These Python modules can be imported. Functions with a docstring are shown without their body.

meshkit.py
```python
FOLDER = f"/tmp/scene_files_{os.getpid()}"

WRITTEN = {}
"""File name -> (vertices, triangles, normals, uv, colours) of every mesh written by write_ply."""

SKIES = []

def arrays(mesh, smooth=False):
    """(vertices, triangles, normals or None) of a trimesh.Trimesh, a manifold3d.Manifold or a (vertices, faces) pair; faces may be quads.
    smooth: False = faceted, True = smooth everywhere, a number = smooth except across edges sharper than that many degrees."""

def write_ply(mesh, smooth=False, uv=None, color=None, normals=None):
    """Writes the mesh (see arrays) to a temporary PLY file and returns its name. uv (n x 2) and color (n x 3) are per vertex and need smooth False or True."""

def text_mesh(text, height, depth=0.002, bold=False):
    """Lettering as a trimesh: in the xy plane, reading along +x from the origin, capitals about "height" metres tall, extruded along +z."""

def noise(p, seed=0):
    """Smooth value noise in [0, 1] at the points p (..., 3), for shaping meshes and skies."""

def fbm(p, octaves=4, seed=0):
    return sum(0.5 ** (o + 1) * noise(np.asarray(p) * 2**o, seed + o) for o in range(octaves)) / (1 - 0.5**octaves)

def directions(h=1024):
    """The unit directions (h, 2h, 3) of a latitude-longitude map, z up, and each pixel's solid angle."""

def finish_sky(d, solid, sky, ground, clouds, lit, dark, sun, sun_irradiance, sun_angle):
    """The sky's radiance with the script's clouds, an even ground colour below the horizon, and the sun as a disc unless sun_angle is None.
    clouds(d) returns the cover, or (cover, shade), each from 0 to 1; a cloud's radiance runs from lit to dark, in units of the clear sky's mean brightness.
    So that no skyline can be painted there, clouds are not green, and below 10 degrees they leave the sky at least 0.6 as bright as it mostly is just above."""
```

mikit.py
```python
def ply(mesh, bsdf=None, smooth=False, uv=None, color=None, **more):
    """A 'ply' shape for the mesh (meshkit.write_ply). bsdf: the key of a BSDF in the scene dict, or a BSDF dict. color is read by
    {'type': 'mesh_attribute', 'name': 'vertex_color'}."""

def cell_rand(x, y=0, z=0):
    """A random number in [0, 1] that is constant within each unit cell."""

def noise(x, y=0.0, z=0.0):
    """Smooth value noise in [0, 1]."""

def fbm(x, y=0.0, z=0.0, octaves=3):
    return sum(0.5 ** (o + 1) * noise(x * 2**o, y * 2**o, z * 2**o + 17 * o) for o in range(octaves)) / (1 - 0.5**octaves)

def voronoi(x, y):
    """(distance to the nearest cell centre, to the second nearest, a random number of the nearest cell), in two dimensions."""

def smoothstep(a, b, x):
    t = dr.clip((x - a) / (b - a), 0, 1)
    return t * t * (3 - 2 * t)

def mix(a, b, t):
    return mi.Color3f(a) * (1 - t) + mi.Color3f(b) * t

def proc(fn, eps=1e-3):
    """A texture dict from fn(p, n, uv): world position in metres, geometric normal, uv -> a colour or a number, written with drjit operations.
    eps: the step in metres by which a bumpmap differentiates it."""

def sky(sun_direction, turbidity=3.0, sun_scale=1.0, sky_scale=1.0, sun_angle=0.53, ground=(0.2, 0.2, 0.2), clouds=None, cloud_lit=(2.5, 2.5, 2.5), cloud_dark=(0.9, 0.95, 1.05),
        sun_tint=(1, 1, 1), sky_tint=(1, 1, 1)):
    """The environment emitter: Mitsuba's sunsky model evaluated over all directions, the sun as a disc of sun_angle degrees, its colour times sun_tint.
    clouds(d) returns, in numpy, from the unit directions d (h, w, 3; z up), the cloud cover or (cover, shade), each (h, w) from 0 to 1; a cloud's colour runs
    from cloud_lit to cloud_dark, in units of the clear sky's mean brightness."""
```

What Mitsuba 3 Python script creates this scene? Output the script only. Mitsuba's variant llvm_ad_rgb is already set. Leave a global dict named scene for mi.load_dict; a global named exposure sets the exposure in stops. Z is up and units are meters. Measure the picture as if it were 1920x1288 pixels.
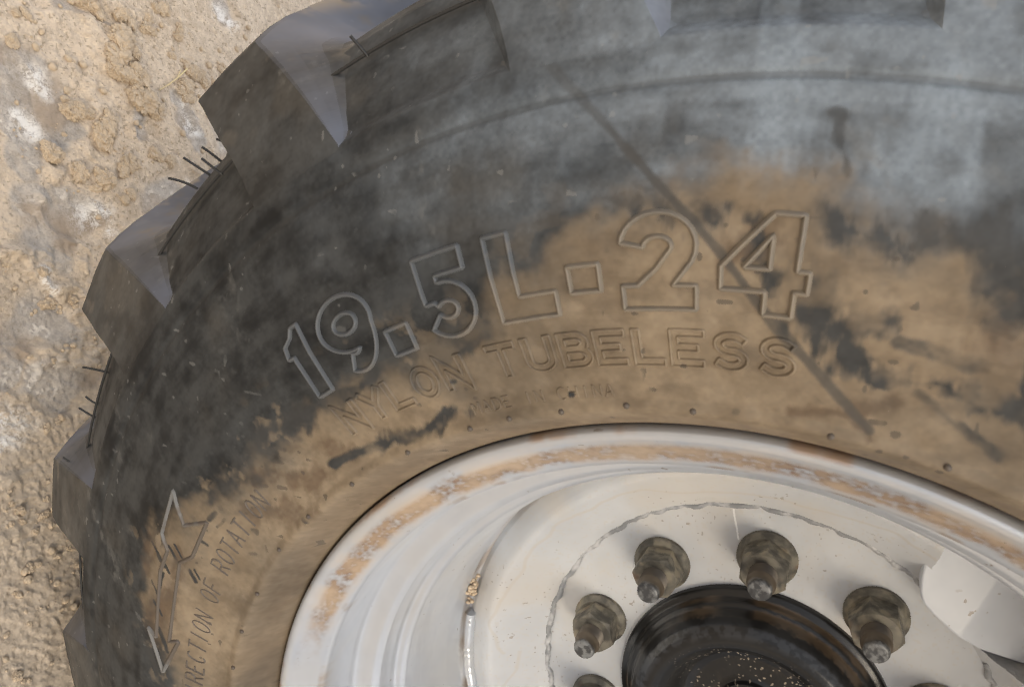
import math
import numpy as np, trimesh, mitsuba as mi, drjit as dr
import manifold3d as m3
from shapely.geometry import Polygon, LineString, box
from shapely.ops import unary_union
from shapely import affinity
import mikit, meshkit
from mikit import noise, fbm, smoothstep, mix, proc, ply

T = mi.ScalarTransform4f
PI = math.pi
# ------------------------------------------------------------------ wheel frame, camera, sky, exposure
PHI, HUB = math.radians(12.0), 0.645          # the wheel stands on the ground, its hub 0.645 m up; the phone was held on its side
SP, CP = math.sin(PHI), math.cos(PHI)
W = np.array([[SP, -CP, 0, 0], [0, 0, -1, 0], [CP, SP, 0, HUB], [0, 0, 0, 1.0]])   # wheel (a, b, axle outwards) to world


def world(v):
    v = np.asarray(v, float)
    return v @ W[:3, :3].T + W[:3, 3]


EYE = world([[0.0370, 0.4880, 0.3716]])[0]
FWD = W[:3, :3] @ np.array([-0.39303, -0.28733, -0.87348])
UP = W[:3, :3] @ np.array([-0.11790, 0.95783, -0.26203])
exposure = 2.44
scene = {
    "camera": {"type": "thinlens", "fov": 67.38, "fov_axis": "x", "aperture_radius": 0.0007, "focus_distance": 0.74, "near_clip": 0.01, "far_clip": 500.0,
               "to_world": T().look_at(origin=EYE.tolist(), target=(EYE + FWD).tolist(), up=UP.tolist())},
    "sky": mikit.sky((0.42, -0.74, 0.50), turbidity=3, sun_scale=0.30, sun_angle=26, clouds=lambda d: (np.ones(d.shape[:2]), np.clip(.9 - .95 * d[..., 2], 0, 1)), ground=(0.34, 0.29, 0.24),
                     cloud_lit=(3.1, 3.2, 3.45), cloud_dark=(.85, .90, 1.0), sun_tint=(.92, 1.0, 1.15)),
}
labels = {}


# ------------------------------------------------------------------ helpers
def mesh_of(v, f):
    return trimesh.Trimesh(np.asarray(v, float), np.asarray(f, int), process=False)


def cat(meshes):
    return trimesh.util.concatenate(list(meshes))


def free(name):
    k, i = name, 1
    while k in scene or k in taken:
        k, i = f"{name}_{i:03d}", i + 1
    taken.add(k)
    return k


taken = set()


def add(name, mesh, bsdf, smooth=30, label=None, category=None, group=None, kind=None, wheel=True):
    key = free(name)
    if hasattr(mesh, "to_mesh"):
        m = mesh.to_mesh()
        mesh = mesh_of(m.vert_properties[:, :3], m.tri_verts)
    if wheel:
        mesh = mesh_of(world(mesh.vertices), mesh.faces)
    scene[key] = ply(mesh, bsdf, smooth)
    note = {k: v for k, v in dict(label=label, category=category, group=group, kind=kind).items() if v}
    if note:
        labels[key] = note
    return key


def grid(n, m, wrap=False):
    """triangles of an n by m vertex grid (second index fastest); wrap joins the last row to the first"""
    i, j = np.meshgrid(np.arange(n if wrap else n - 1), np.arange(m - 1), indexing="ij")
    a, b = i * m + j, ((i + 1) % n) * m + j
    a, b = a.ravel(), b.ravel()
    return np.vstack([np.stack([a, b, b + 1], 1), np.stack([a, b + 1, a + 1], 1)])


def dense(p, step):
    p = np.asarray(p, float)
    s = np.concatenate([[0], np.cumsum(np.linalg.norm(np.diff(p, axis=0), axis=1))])
    t = np.unique(np.concatenate([np.linspace(0, s[-1], max(2, int(s[-1] / step) + 1)), s]))
    return np.stack([np.interp(t, s, p[:, k]) for k in range(p.shape[1])], 1)


def smoothed(p, step, passes=3):
    """a profile with its corners rounded a little"""
    q = dense(p, step)
    s = np.concatenate([[0], np.cumsum(np.linalg.norm(np.diff(q, axis=0), axis=1))])
    t = np.linspace(0, s[-1], int(s[-1] / step) + 2)
    q = np.stack([np.interp(t, s, q[:, k]) for k in range(2)], 1)
    for _ in range(passes):
        q[1:-1] = 0.25 * q[:-2] + 0.5 * q[1:-1] + 0.25 * q[2:]
    return q


def revolve(prof, n=720, t0=0.0, t1=360.0, bump=None):
    full = abs(t1 - t0 - 360) < 1e-6
    th = np.radians(np.linspace(t0, t1, n, endpoint=not full))
    r = np.tile(prof[:, 0], (n, 1))
    z = np.tile(prof[:, 1], (n, 1))
    if bump is not None:
        dr_, dz_ = bump(th[:, None], r, z)
        r, z = r + dr_, z + dz_
    v = np.stack([r * np.cos(th[:, None]), r * np.sin(th[:, None]), z], -1).reshape(-1, 3)
    m = mesh_of(v, grid(n, len(prof), wrap=full))
    d = np.diff(prof, axis=0).sum(0)
    return m


def facing(m):
    """turn the triangles so that most face the viewer's side (outwards along the axle)"""
    if (m.face_normals[:, 2] * m.area_faces).sum() < 0:
        m.faces = m.faces[:, ::-1]
    return m


def polar(r, t, z):
    t = np.radians(t)
    return np.stack([r * np.cos(t), r * np.sin(t), z + 0 * t + 0 * r], -1)


def tube(path, radius, sides=8, closed=False):
    path = np.asarray(path, float)
    n = len(path)
    rad = np.broadcast_to(radius, (n,))
    tan = np.gradient(path, axis=0) if not closed else np.roll(path, -1, 0) - np.roll(path, 1, 0)
    tan /= np.linalg.norm(tan, axis=1, keepdims=True)
    ref = np.array([0.31, 0.21, 0.93])
    u = np.cross(tan, ref)
    u /= np.linalg.norm(u, axis=1, keepdims=True)
    w = np.cross(tan, u)
    a = np.arange(sides) / sides * 2 * PI
    v = path[:, None] + rad[:, None, None] * (np.cos(a)[None, :, None] * u[:, None] + np.sin(a)[None, :, None] * w[:, None])
    f = []
    for i in range(n if closed else n - 1):
        for k in range(sides):
            a0, a1 = i * sides + k, i * sides + (k + 1) % sides
            b0, b1 = ((i + 1) % n) * sides + k, ((i + 1) % n) * sides + (k + 1) % sides
            f += [[a0, b0, b1], [a0, b1, a1]]
    v = v.reshape(-1, 3)
    if not closed:
        v = np.vstack([v, path[:1], path[-1:]])
        for k in range(sides):
            f += [[len(v) - 2, (k + 1) % sides, k], [len(v) - 1, (n - 1) * sides + k, (n - 1) * sides + (k + 1) % sides]]
    m = mesh_of(v, f)
    m.fix_normals()
    return m


# ------------------------------------------------------------------ materials
def wheel_coords(p):
    z = p.z - HUB
    a, b = p.x * SP + z * CP, -p.x * CP + z * SP
    return a, b, -p.y, dr.sqrt(a * a + b * b), dr.atan2(b, a) * (180 / PI)


def capsule(a, b, x0, y0, x1, y1):
    dx, dy = x1 - x0, y1 - y0
    t = dr.clip(((a - x0) * dx + (b - y0) * dy) / (dx * dx + dy * dy + 1e-9), 0, 1)
    return dr.sqrt(dr.square(a - x0 - t * dx) + dr.square(b - y0 - t * dy))


# edge of the mud on the sidewall: angle (degrees) and radius, from the lettering's neighbourhood
MUD_T = [0, 40, 60, 72, 77, 79.5, 82, 86, 88.5, 91, 95, 97.2, 99.7, 103.5, 106.8, 108.5, 111.6, 117.9, 123.4, 126.3, 132.2, 140.5, 145.4, 151.6, 156.4, 164.2, 169.3, 190, 240, 300, 360]
MUD_R = [.43, .44, .44, .43, .435, .452, .457, .467, .470, .472, .472, .465, .456, .438, .428, .410, .402, .404, .401, .402, .408, .406, .420, .434, .443, .417, .402, .40, .42, .43, .43]
# dark rubber showing through the mud: x0, y0, x1, y1, half width
DARK = [(-.278, .298, -.228, .330, .0075), (-.228, .330, -.176, .3615, .005), (-.176, .362, -.131, .387, .006),
        (-.236, .285, -.197, .306, .0035), (-.197, .306, -.145, .336, .0055),
        (-.313, .260, -.280, .296, .009), (-.33, .245, -.313, .258, .006), (.027, .414, .030, .396, .014), (.038, .404, .052, .408, .008), (.038, .390, .079, .379, .0055),
        (.079, .379, .110, .369, .006), (.058, .400, .085, .392, .004), (.027, .450, .060, .437, .009), (.06, .44, .082, .446, .011),
        (.090, .440, .093, .420, .013), (.025, .490, .031, .464, .0044), (-.05, .447, -.062, .452, .005), (-.035, .446, -.018, .441, .008),
        (-.001, .432, .010, .424, .008), (-.394, .198, -.384, .182, .0013), (-.389, .192, -.380, .178, .0010), (-.386, .176, -.391, .162, .0012), (-.376, .20, -.370, .188, .0014), (-.371, .203, -.366, .194, .0009),
        (-.335, .228, -.328, .235, .0024), (-.329, .222, -.322, .230, .0014), (-.360, .185, -.357, .174, .0018), (-.356, .186, -.353, .177, .0010), (-.345, .21, -.339, .2065, .0016), (-.399, .15, -.394, .138, .0012),
        (-.398, .166, -.394, .156, .0010), (.068, .378, .10, .354, .003), (-.40, .125, -.394, .105, .002), (-.412, .1, -.40, .06, .004), (.103, .395, .105, .385, .006),
        (-.303, .225, -.300, .224, .0022), (-.309, .205, -.304, .206, .0015), (-.262, .24, -.26, .239, .002), (-.15, .352, -.149, .352, .0018), (-.085, .352, -.084, .352, .0018), (-.005, .356, -.004, .356, .0018)]
SCUFF = [(-.106, .512, -.074, .485), (-.074, .485, -.020, .436), (-.020, .436, .016, .394), (.016, .394, .052, .357)]
BROWN = [(-.290, .262, -.252, .272, .013), (-.300, .238, -.262, .247, .012), (-.238, .295, -.222, .292, .008), (.019, .359, .044, .365, .004), (.044, .366, .060, .375, .006),
         (.05, .362, .056, .352, .006), (-.37, .2, -.375, .18, .006), (.1, .402, .12, .392, .016), (-.01, .43, .005, .436, .01), (-.385, .16, -.41, .12, .012), (-.40, .2, -.41, .17, .008)]


def mud_masks(p):
    a, b, c, r, t = wheel_coords(p)
    n1 = fbm(a * 38, b * 38, 3.0, 4)
    n2 = fbm(a * 110, b * 110, 9.0, 3)
    edge = mi.Float(MUD_R[0])
    td = dr.select(t < 0, t + 360, t)
    for (t0, r0), (t1, r1) in zip(zip(MUD_T, MUD_R), zip(MUD_T[1:], MUD_R[1:])):
        edge = dr.select(td >= t0, r0 + (r1 - r0) * dr.clip((td - t0) / (t1 - t0), 0, 1), edge)
    wob = (n1 - .5) * .034 + (n2 - .5) * .020
    e = r - edge + wob
    mud = .62 * (1 - smoothstep(-.012, .010, e)) + .38 * (1 - smoothstep(-.03, .002, e + (n2 - .5) * .02))
    # speckled remains beyond the edge
    spk = smoothstep(.56, .70, fbm(a * 75, b * 75, 21.0, 4)) * (1 - smoothstep(.0, .034, r - edge)) * smoothstep(95, 118, td)
    mud = dr.maximum(mud, spk * .75)
    wa, wb = a + (n1 - .5) * .016 + (n2 - .5) * .006, b + (fbm(a * 38, b * 38, 33.0, 3) - .5) * .016 + (n2 - .5) * .004
    rag = (fbm(a * 150, b * 60, 13.0, 4) - .5) + (n1 - .5) * .8
    dark = mi.Float(0)
    for x0, y0, x1, y1, w in DARK:
        k = 1.0 if w > .004 else .35
        d = capsule(a * (1 - k) + wa * k, b * (1 - k) + wb * k, x0, y0, x1, y1) / w + rag * (2.1 if w > .004 else .9)
        dark = dr.maximum(dark, 1 - smoothstep(.35, 1.25, d))
    scuff = mi.Float(0)
    for x0, y0, x1, y1 in SCUFF:
        scuff = dr.maximum(scuff, (.55 + .6 * n1 - .5 * smoothstep(.455, .50, r)) * (1 - smoothstep(.0012, .0036, capsule(a + (n2 - .5) * .002, b, x0, y0, x1, y1) + (n1 - .5) * .0035)))
    brown = mi.Float(0)
    for x0, y0, x1, y1, w in BROWN:
        brown = dr.maximum(brown, 1 - smoothstep(.3, 1.2, capsule(wa, wb, x0, y0, x1, y1) / w + rag * 1.6))
    return a, b, c, r, td, n1, n2, mud, dark, scuff, brown


def rubber_base(a, b, c, r, t):
    n1 = fbm(a * 38, b * 38, 3.0, 4)
    n3 = fbm(a * 95, b * 95, c * 95 + 12.0, 4)
    around = fbm(r * 110, dr.abs(t) * .22, 8.0, 4)
    streak = fbm(r * 60, dr.abs(t) * .10, 5.0, 4)
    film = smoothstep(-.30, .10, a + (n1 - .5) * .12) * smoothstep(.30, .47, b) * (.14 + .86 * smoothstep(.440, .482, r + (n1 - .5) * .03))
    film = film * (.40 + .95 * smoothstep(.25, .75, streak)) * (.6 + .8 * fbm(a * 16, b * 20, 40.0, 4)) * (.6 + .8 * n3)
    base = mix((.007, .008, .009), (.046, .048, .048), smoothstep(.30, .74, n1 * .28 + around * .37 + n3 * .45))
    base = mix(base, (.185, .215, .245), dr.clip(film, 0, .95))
    # pale dried-water blotches with runs, scuffs in two directions, tan smears
    blot = smoothstep(.54, .74, fbm(a * 34, b * 15, 51.0, 5)) * smoothstep(.40, .47, r)
    base = mix(base, (.27, .32, .37), blot * smoothstep(-.22, .02, a) * smoothstep(.445, .470, r) * .55)
    wet = smoothstep(.60, .72, fbm(a * 30, b * 16, 57.0, 4)) * smoothstep(.38, .44, r)
    base = mix(base, (.060, .064, .066), wet * smoothstep(-.30, .02, a) * .45)
    smear = smoothstep(.56, .76, fbm(a * 40 + b * 30, (b - a) * 20, c * 30 + 61.0, 5)) * smoothstep(.5, .7, n3)
    base = mix(base, (.19, .185, .17), smear * .45 * smoothstep(.43, .49, r))
    tan = smoothstep(.54, .76, fbm(a * 22, b * 22, c * 22 + 71.0, 5)) * smoothstep(.42, .48, r)
    base = mix(base, (.080, .070, .056), tan * .4)
    grain = fbm(a * 430, b * 430, c * 430, 2)
    base = base * (.76 + .40 * grain)
    groove = (1 - smoothstep(.0008, .0026, dr.abs(r - .5028))) * (.5 + .5 * n3)
    base = mix(base, (.035, .035, .034), groove * .5)
    spot = smoothstep(.86, .90, noise(a * 230, b * 230, c * 230 + 5.0)) * smoothstep(.45, .6, n3)
    return mix(base, (.26, .26, .25), spot * .3 * smoothstep(.40, .46, r))


def rubber_color(p, n, uv):
    a, b, c, r, t, n1, n2, mud, dark, scuff, brown = mud_masks(p)
    base = rubber_base(a, b, c, r, t)
    mudcol = mix((.165, .124, .080), (.255, .198, .134), smoothstep(.2, .85, n1 * .6 + n2 * .5))
    mudcol = mix(mudcol, (.105, .070, .044), brown * .75)
    mudcol = mix(mudcol, (.120, .090, .061), smoothstep(.46, .8, fbm(a * 30, b * 70, 81.0, 5)) * .6)
    mudcol = mix(mudcol, (.30, .24, .17), smoothstep(.60, .8, fbm(a * 60, b * 60, 84.0, 4)) * .35)
    mudcol = mix(mudcol, (.15, .110, .072), (1 - smoothstep(.342, .356, r)) * .7)
    mudcol = mix(mudcol, (.27, .215, .15), smoothstep(.45, .8, fbm(r * 160, t * .35, 99.0, 4)) * .25)
    mudcol = mudcol * (.88 + .22 * fbm(a * 380, b * 380, 9.0, 2))
    clean = mix((.030, .030, .029), (.055, .053, .050), n2)
    base = mix(base, clean, dr.maximum(dark * .8, scuff * .8) * .85)
    m = mud * (1 - dark * (.35 + .65 * smoothstep(.32, .62, fbm(a * 65, b * 65, 97.0, 4)))) * (1 - scuff * .6)
    thin = 1 - .30 * smoothstep(.46, .72, fbm(a * 17, b * 17, 91.0, 5))
    upper = smoothstep(.415, .46, r) * smoothstep(.0, .06, a) * smoothstep(.36, .58, fbm(a * 45, b * 30, 95.0, 4))
    col = mix(base, mudcol, dr.clip(m * thin * (1 - .55 * upper), 0, 1))
    fleck = smoothstep(.86, .90, noise(a * 210, b * 210, 15.0)) * mud * smoothstep(.5, .6, n1)
    col = mix(col, (.06, .052, .044), fleck * .6)
    return mix(col, (.070, .066, .060), scuff * .5)


def rubber_rough(p, n, uv):
    a, b, c, r, t = wheel_coords(p)
    return .40 + .30 * fbm(a * 30, b * 30, 3.0, 3)


def rubber_bump(p, n, uv):
    a, b, c, r, t = wheel_coords(p)
    return .0004 * fbm(r * 140, dr.abs(t) * 1.2, 4.0, 3) + .0005 * fbm(a * 140, b * 140, c * 140, 3)


def lug_color(p, n, uv):
    a, b, c, r, t = wheel_coords(p)
    base = rubber_base(a, b, c, r, t)
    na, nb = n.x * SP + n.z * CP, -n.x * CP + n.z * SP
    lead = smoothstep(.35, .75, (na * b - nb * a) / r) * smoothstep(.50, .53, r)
    sky_sheen = lead * (.55 + .7 * (fbm(a * 24, b * 24, c * 24 + 2.0, 3) - .3))  # sky gloss on the upward flanks, painted into the rubber colour by normal
    base = mix(base, (.150, .162, .200), dr.clip(sky_sheen, 0, .9))
    dust = smoothstep(.60, .80, fbm(a * 55, b * 55, c * 55 + 9.0, 4)) * smoothstep(.55, .6, r)
    base = mix(base, (.15, .125, .095), dust * .5)
    sand = smoothstep(.628, .650, r) * smoothstep(.40, .6, fbm(a * 70, b * 70, c * 70, 3))
    return mix(base, (.36, .28, .19), sand * .75)


def lug_rough(p, n, uv):
    a, b, c, r, t = wheel_coords(p)
    return .24 + .30 * fbm(a * 26, b * 26, c * 26, 3)


def ridge_color(p, n, uv):
    a, b, c, r, t, n1, n2, mud, dark, scuff, brown = mud_masks(p)
    return mix((.085, .090, .094), (.20, .165, .122), mud * (.55 + .6 * n2))


def dark_ridge_color(p, n, uv):
    a, b, c, r, t, n1, n2, mud, dark, scuff, brown = mud_masks(p)
    return mix((.13, .128, .122), (.090, .072, .056), smoothstep(.2, .8, mud))


def rim_color(p, n, uv):
    a, b, c, r, t = wheel_coords(p)
    n1, n2 = fbm(a * 45, b * 45, c * 45, 4), fbm(a * 170, b * 170, c * 170, 3)
    col = mix((.44, .465, .500), (.53, .55, .58), n1)
    col = mix(col, (.50, .485, .455), smoothstep(.5, .8, fbm(a * 13, b * 13, c * 13 + 5, 3)) * .5)
    td = dr.select(t < 0, t + 360, t)
    span = smoothstep(8, 30, td) * (1 - smoothstep(150, 163, td + (n1 - .5) * 14))
    band = smoothstep(.3080, .3135, r + (n1 - .5) * .007) * (1 - smoothstep(.3190, .3250, r + (n1 - .5) * .007)) * smoothstep(-.03, -.012, c)
    w = dr.clip(band * 1.35 * span * smoothstep(.22, .66, n1 * .40 + n2 * .36 + noise(a * 420, b * 420, c * 420) * .24), 0, 1)
    col = mix(col, mix((.20, .110, .055), (.34, .225, .135), smoothstep(.3, .7, n2)), w * .85)
    halo = smoothstep(.303, .312, r) * (1 - smoothstep(.320, .331, r)) * smoothstep(-.03, -.012, c) * span * smoothstep(.35, .7, n1)
    col = mix(col, (.60, .47, .33), halo * .6)
    lip = smoothstep(.3285, .3315, r) * smoothstep(.48, .66, fbm(a * 30, b * 30, 12.0, 4))
    col = mix(col, (.42, .27, .16), lip * .75)
    crease = (1 - smoothstep(.001, .0035, dr.abs(r - .3055))) * smoothstep(-.03, -.01, c) * smoothstep(.5, .66, fbm(t * .25, n2 * .5, 3.0, 3))
    col = mix(col, (.33, .24, .16), crease * .7)
    spots = smoothstep(.78, .84, fbm(a * 260, b * 260, c * 260 + 3, 2)) * smoothstep(.5, .7, fbm(a * 22, b * 22, c * 22 + 40, 2))
    col = mix(col, (.22, .17, .12), spots * .7)
    joint = smoothstep(.2545, .2565, r) * (1 - smoothstep(.2585, .2600, r)) * (1 - smoothstep(-.166, -.160, c))
    return mix(col, (.24, .18, .12), joint * smoothstep(.4, .7, fbm(t * .12, 2.0, 7.0, 3) + .1) * .7)


def disc_color(p, n, uv):
    a, b, c, r, t = wheel_coords(p)
    n1, n2 = fbm(a * 30, b * 30, 2.0, 4), noise(a * 520, b * 520, 7.0)
    col = mix((.385, .395, .405), (.47, .48, .488), n1)
    col = mix(col, (.45, .42, .375), smoothstep(.46, .75, fbm(a * 15, b * 15, 60.0, 3)) * .6)
    col = mix(col, (.44, .40, .345), smoothstep(.72, .9, n2) * .30)
    specks = smoothstep(.80, .86, fbm(a * 330, b * 330, 31.0, 2)) * smoothstep(.45, .65, fbm(a * 24, b * 24, 35.0, 2))
    col = mix(col, (.23, .19, .15), specks * .6)
    run = 1 - smoothstep(.0004, .0011, capsule(a + (n1 - .5) * .004, b, -.029, .185, -.022, .154))
    col = mix(col, (.74, .73, .71), run * .8)
    tide = 1 - smoothstep(.0006, .0022, dr.abs(r - .215 + (fbm(t * .06, 1.5, 4.0, 3) - .5) * .05))
    return mix(col, (.42, .37, .30), tide * .35)


def weld_color(p, n, uv):
    a, b, c, r, t = wheel_coords(p)
    return mix((.20, .205, .21), (.42, .42, .42), smoothstep(.35, .8, fbm(a * 150, b * 150, c * 150, 3)))


def hub_color(p, n, uv):
    a, b, c, r, t = wheel_coords(p)
    n1, n2 = fbm(a * 60, b * 60, c * 60, 4), fbm(a * 240, b * 240, c * 240, 2)
    col = mix((.006, .006, .0065), (.016, .016, .016), n1)
    col = mix(col, (.055, .042, .030), smoothstep(.60, .80, fbm(a * 42, b * 42, c * 42 + 8, 4)) * .35)
    rim = (1 - smoothstep(.0008, .003, dr.abs(r - .1003) + (n2 - .5) * .003)) + (1 - smoothstep(.0006, .0025, dr.abs(r - .1062) + (n1 - .5) * .004))
    col = mix(col, (.20, .135, .08), dr.clip(rim, 0, 1) * .3 * smoothstep(.4, .65, fbm(t * .07, 3.0, 1.0, 3)))
    blue_band = smoothstep(.082, .089, r) * (1 - smoothstep(.092, .097, r)) * smoothstep(.42, .62, n2 * .6 + n1 * .45)  # patchy ring on the hub face, a little paler and bluer
    col = mix(col, (.05, .054, .062), blue_band * .45)
    x, y = a * 330 + n1 * 3, b * 330 + n2 * 1.5
    d1, d2, k = mikit.voronoi(x, y)
    speck = (1 - smoothstep(.12, .30 * k + .1, d1)) * smoothstep(.70, .76, k) * (1 - smoothstep(.064, .082, r)) * smoothstep(.42, .62, fbm(a * 30, b * 30, 90.0, 2))
    return mix(col, (.33, .28, .22), speck * .75)


def nut_color(p, n, uv):
    a, b, c, r, t = wheel_coords(p)
    n1 = fbm(a * 130, b * 130, c * 130, 4)
    col = mix((.060, .056, .047), (.165, .150, .118), smoothstep(.25, .75, n1))
    col = mix(col, (.29, .25, .18), smoothstep(.52, .74, fbm(a * 90, b * 90, c * 90 + 4, 3)) * .65)
    return mix(col, (.11, .052, .028), smoothstep(.62, .8, fbm(a * 70, b * 70, c * 70 + 14, 3)) * .6)


def stud_color(p, n, uv):
    a, b, c, r, t = wheel_coords(p)
    n1 = fbm(a * 160, b * 160, c * 160, 3)
    tip = smoothstep(-.1665, -.1615, c + (n1 - .5) * .004)
    col = mix((.045, .036, .028), (.10, .082, .06), n1)
    col = mix(col, (.13, .10, .07), smoothstep(-.178, -.170, c) * (1 - tip) * .4)
    return mix(col, mix((.045, .046, .048), (.17, .173, .173), smoothstep(.35, .72, fbm(a * 260, b * 260, c * 260, 3))), tip)


# hardpan (bluish grey crust) and white salts on the ground: x, y, radius along x, radius along y
HARD = []
WHITE = []


def ground_masks(x, y):
    n1, n2 = fbm(x * 9, y * 9, 1.0, 4), fbm(x * 34, y * 34, 5.0, 3)
    wx, wy = x + (n1 - .5) * .11 + (n2 - .5) * .022, y + (fbm(x * 9, y * 9, 30.0, 4) - .5) * .11
    hard, white = mi.Float(0), mi.Float(0)
    for cx, cy, rx, ry in HARD:
        hard = dr.maximum(hard, 1 - smoothstep(.80, 1.20, dr.sqrt(dr.square((wx - cx) / rx) + dr.square((wy - cy) / ry)) + (n2 - .5) * .7))
    for cx, cy, rx, ry in WHITE:
        white = dr.maximum(white, 1 - smoothstep(.0, 1.7, dr.sqrt(dr.square((wx - cx) / rx) + dr.square((wy - cy) / ry)) + (n2 - .5) * .5))
    return hard, white, n1, n2


def ground_color(p, n, uv):
    x, y = p.x, p.y
    hard, white, n1, n2 = ground_masks(x, y)
    f1, f2 = noise(x * 420, y * 420, 3.0), fbm(x * 150, y * 150, 8.0, 3)
    f3 = noise(x * 800, y * 800, 6.0)
    sand = mix((.40, .322, .238), (.60, .495, .378), smoothstep(.2, .8, n1 * .35 + f2 * .45 + f3 * .25))
    sand = mix(sand, (.68, .57, .43), smoothstep(.70, .92, f1) * .55)
    sand = mix(sand, (.185, .135, .09), smoothstep(.70, .92, noise(x * 380, y * 380, 44.0)) * .5)
    darker_side = smoothstep(.0, .42, x + .62 + (n1 - .5) * .2)  # sand turns darker and greyer towards positive x
    sand = mix(sand, (.40, .335, .26), darker_side * .5)
    crust = mix((.315, .280, .243), (.46, .415, .362), smoothstep(.2, .8, f2 * .45 + n2 * .3 + f3 * .3))
    crust = mix(crust, (.66, .61, .54), smoothstep(.52, .70, fbm(x * 210, y * 210, 17.0, 3)) * smoothstep(.40, .65, n2) * .8)
    crust = mix(crust, (.30, .232, .172), smoothstep(.46, .72, fbm(x * 20, y * 20, 23.0, 4)) * .85)
    crust = mix(crust, (.19, .155, .12), smoothstep(.72, .92, f1) * .4)
    col = mix(sand, crust, hard * .9)
    salt = dr.clip(white * 1.3, 0, 1) * smoothstep(.44, .74, fbm(x * 60, y * 60, 27.0, 5) * .55 + f2 * .35 + f3 * .25 + white * .06)
    return mix(col, (.74, .71, .66), salt * .9)


def clod_color(p, n, uv):
    n1, f1 = fbm(p.x * 120, p.y * 120, p.z * 120, 4), noise(p.x * 500, p.y * 500, p.z * 500)
    col = mix((.44, .345, .24), (.56, .45, .325), n1)
    return mix(col, (.54, .44, .32), smoothstep(.7, .95, f1) * .5)


def dirt_bump(p, n, uv):
    return .0026 * fbm(p.x * 240, p.y * 240, p.z * 240, 3)


def principled(color, rough=.5, **more):
    tex = lambda c: c if isinstance(c, (dict, float)) else {"type": "rgb", "value": list(c)}
    return {"type": "twosided", "bsdf": {"type": "principled", "base_color": tex(color), "roughness": rough, **more}}


def bumped(bsdf, fn, eps=4e-4):
    return {"type": "twosided", "bsdf": {"type": "bumpmap", "arbitrary": proc(fn, eps), "scale": 1.0, "bsdf": bsdf["bsdf"]}}


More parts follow.
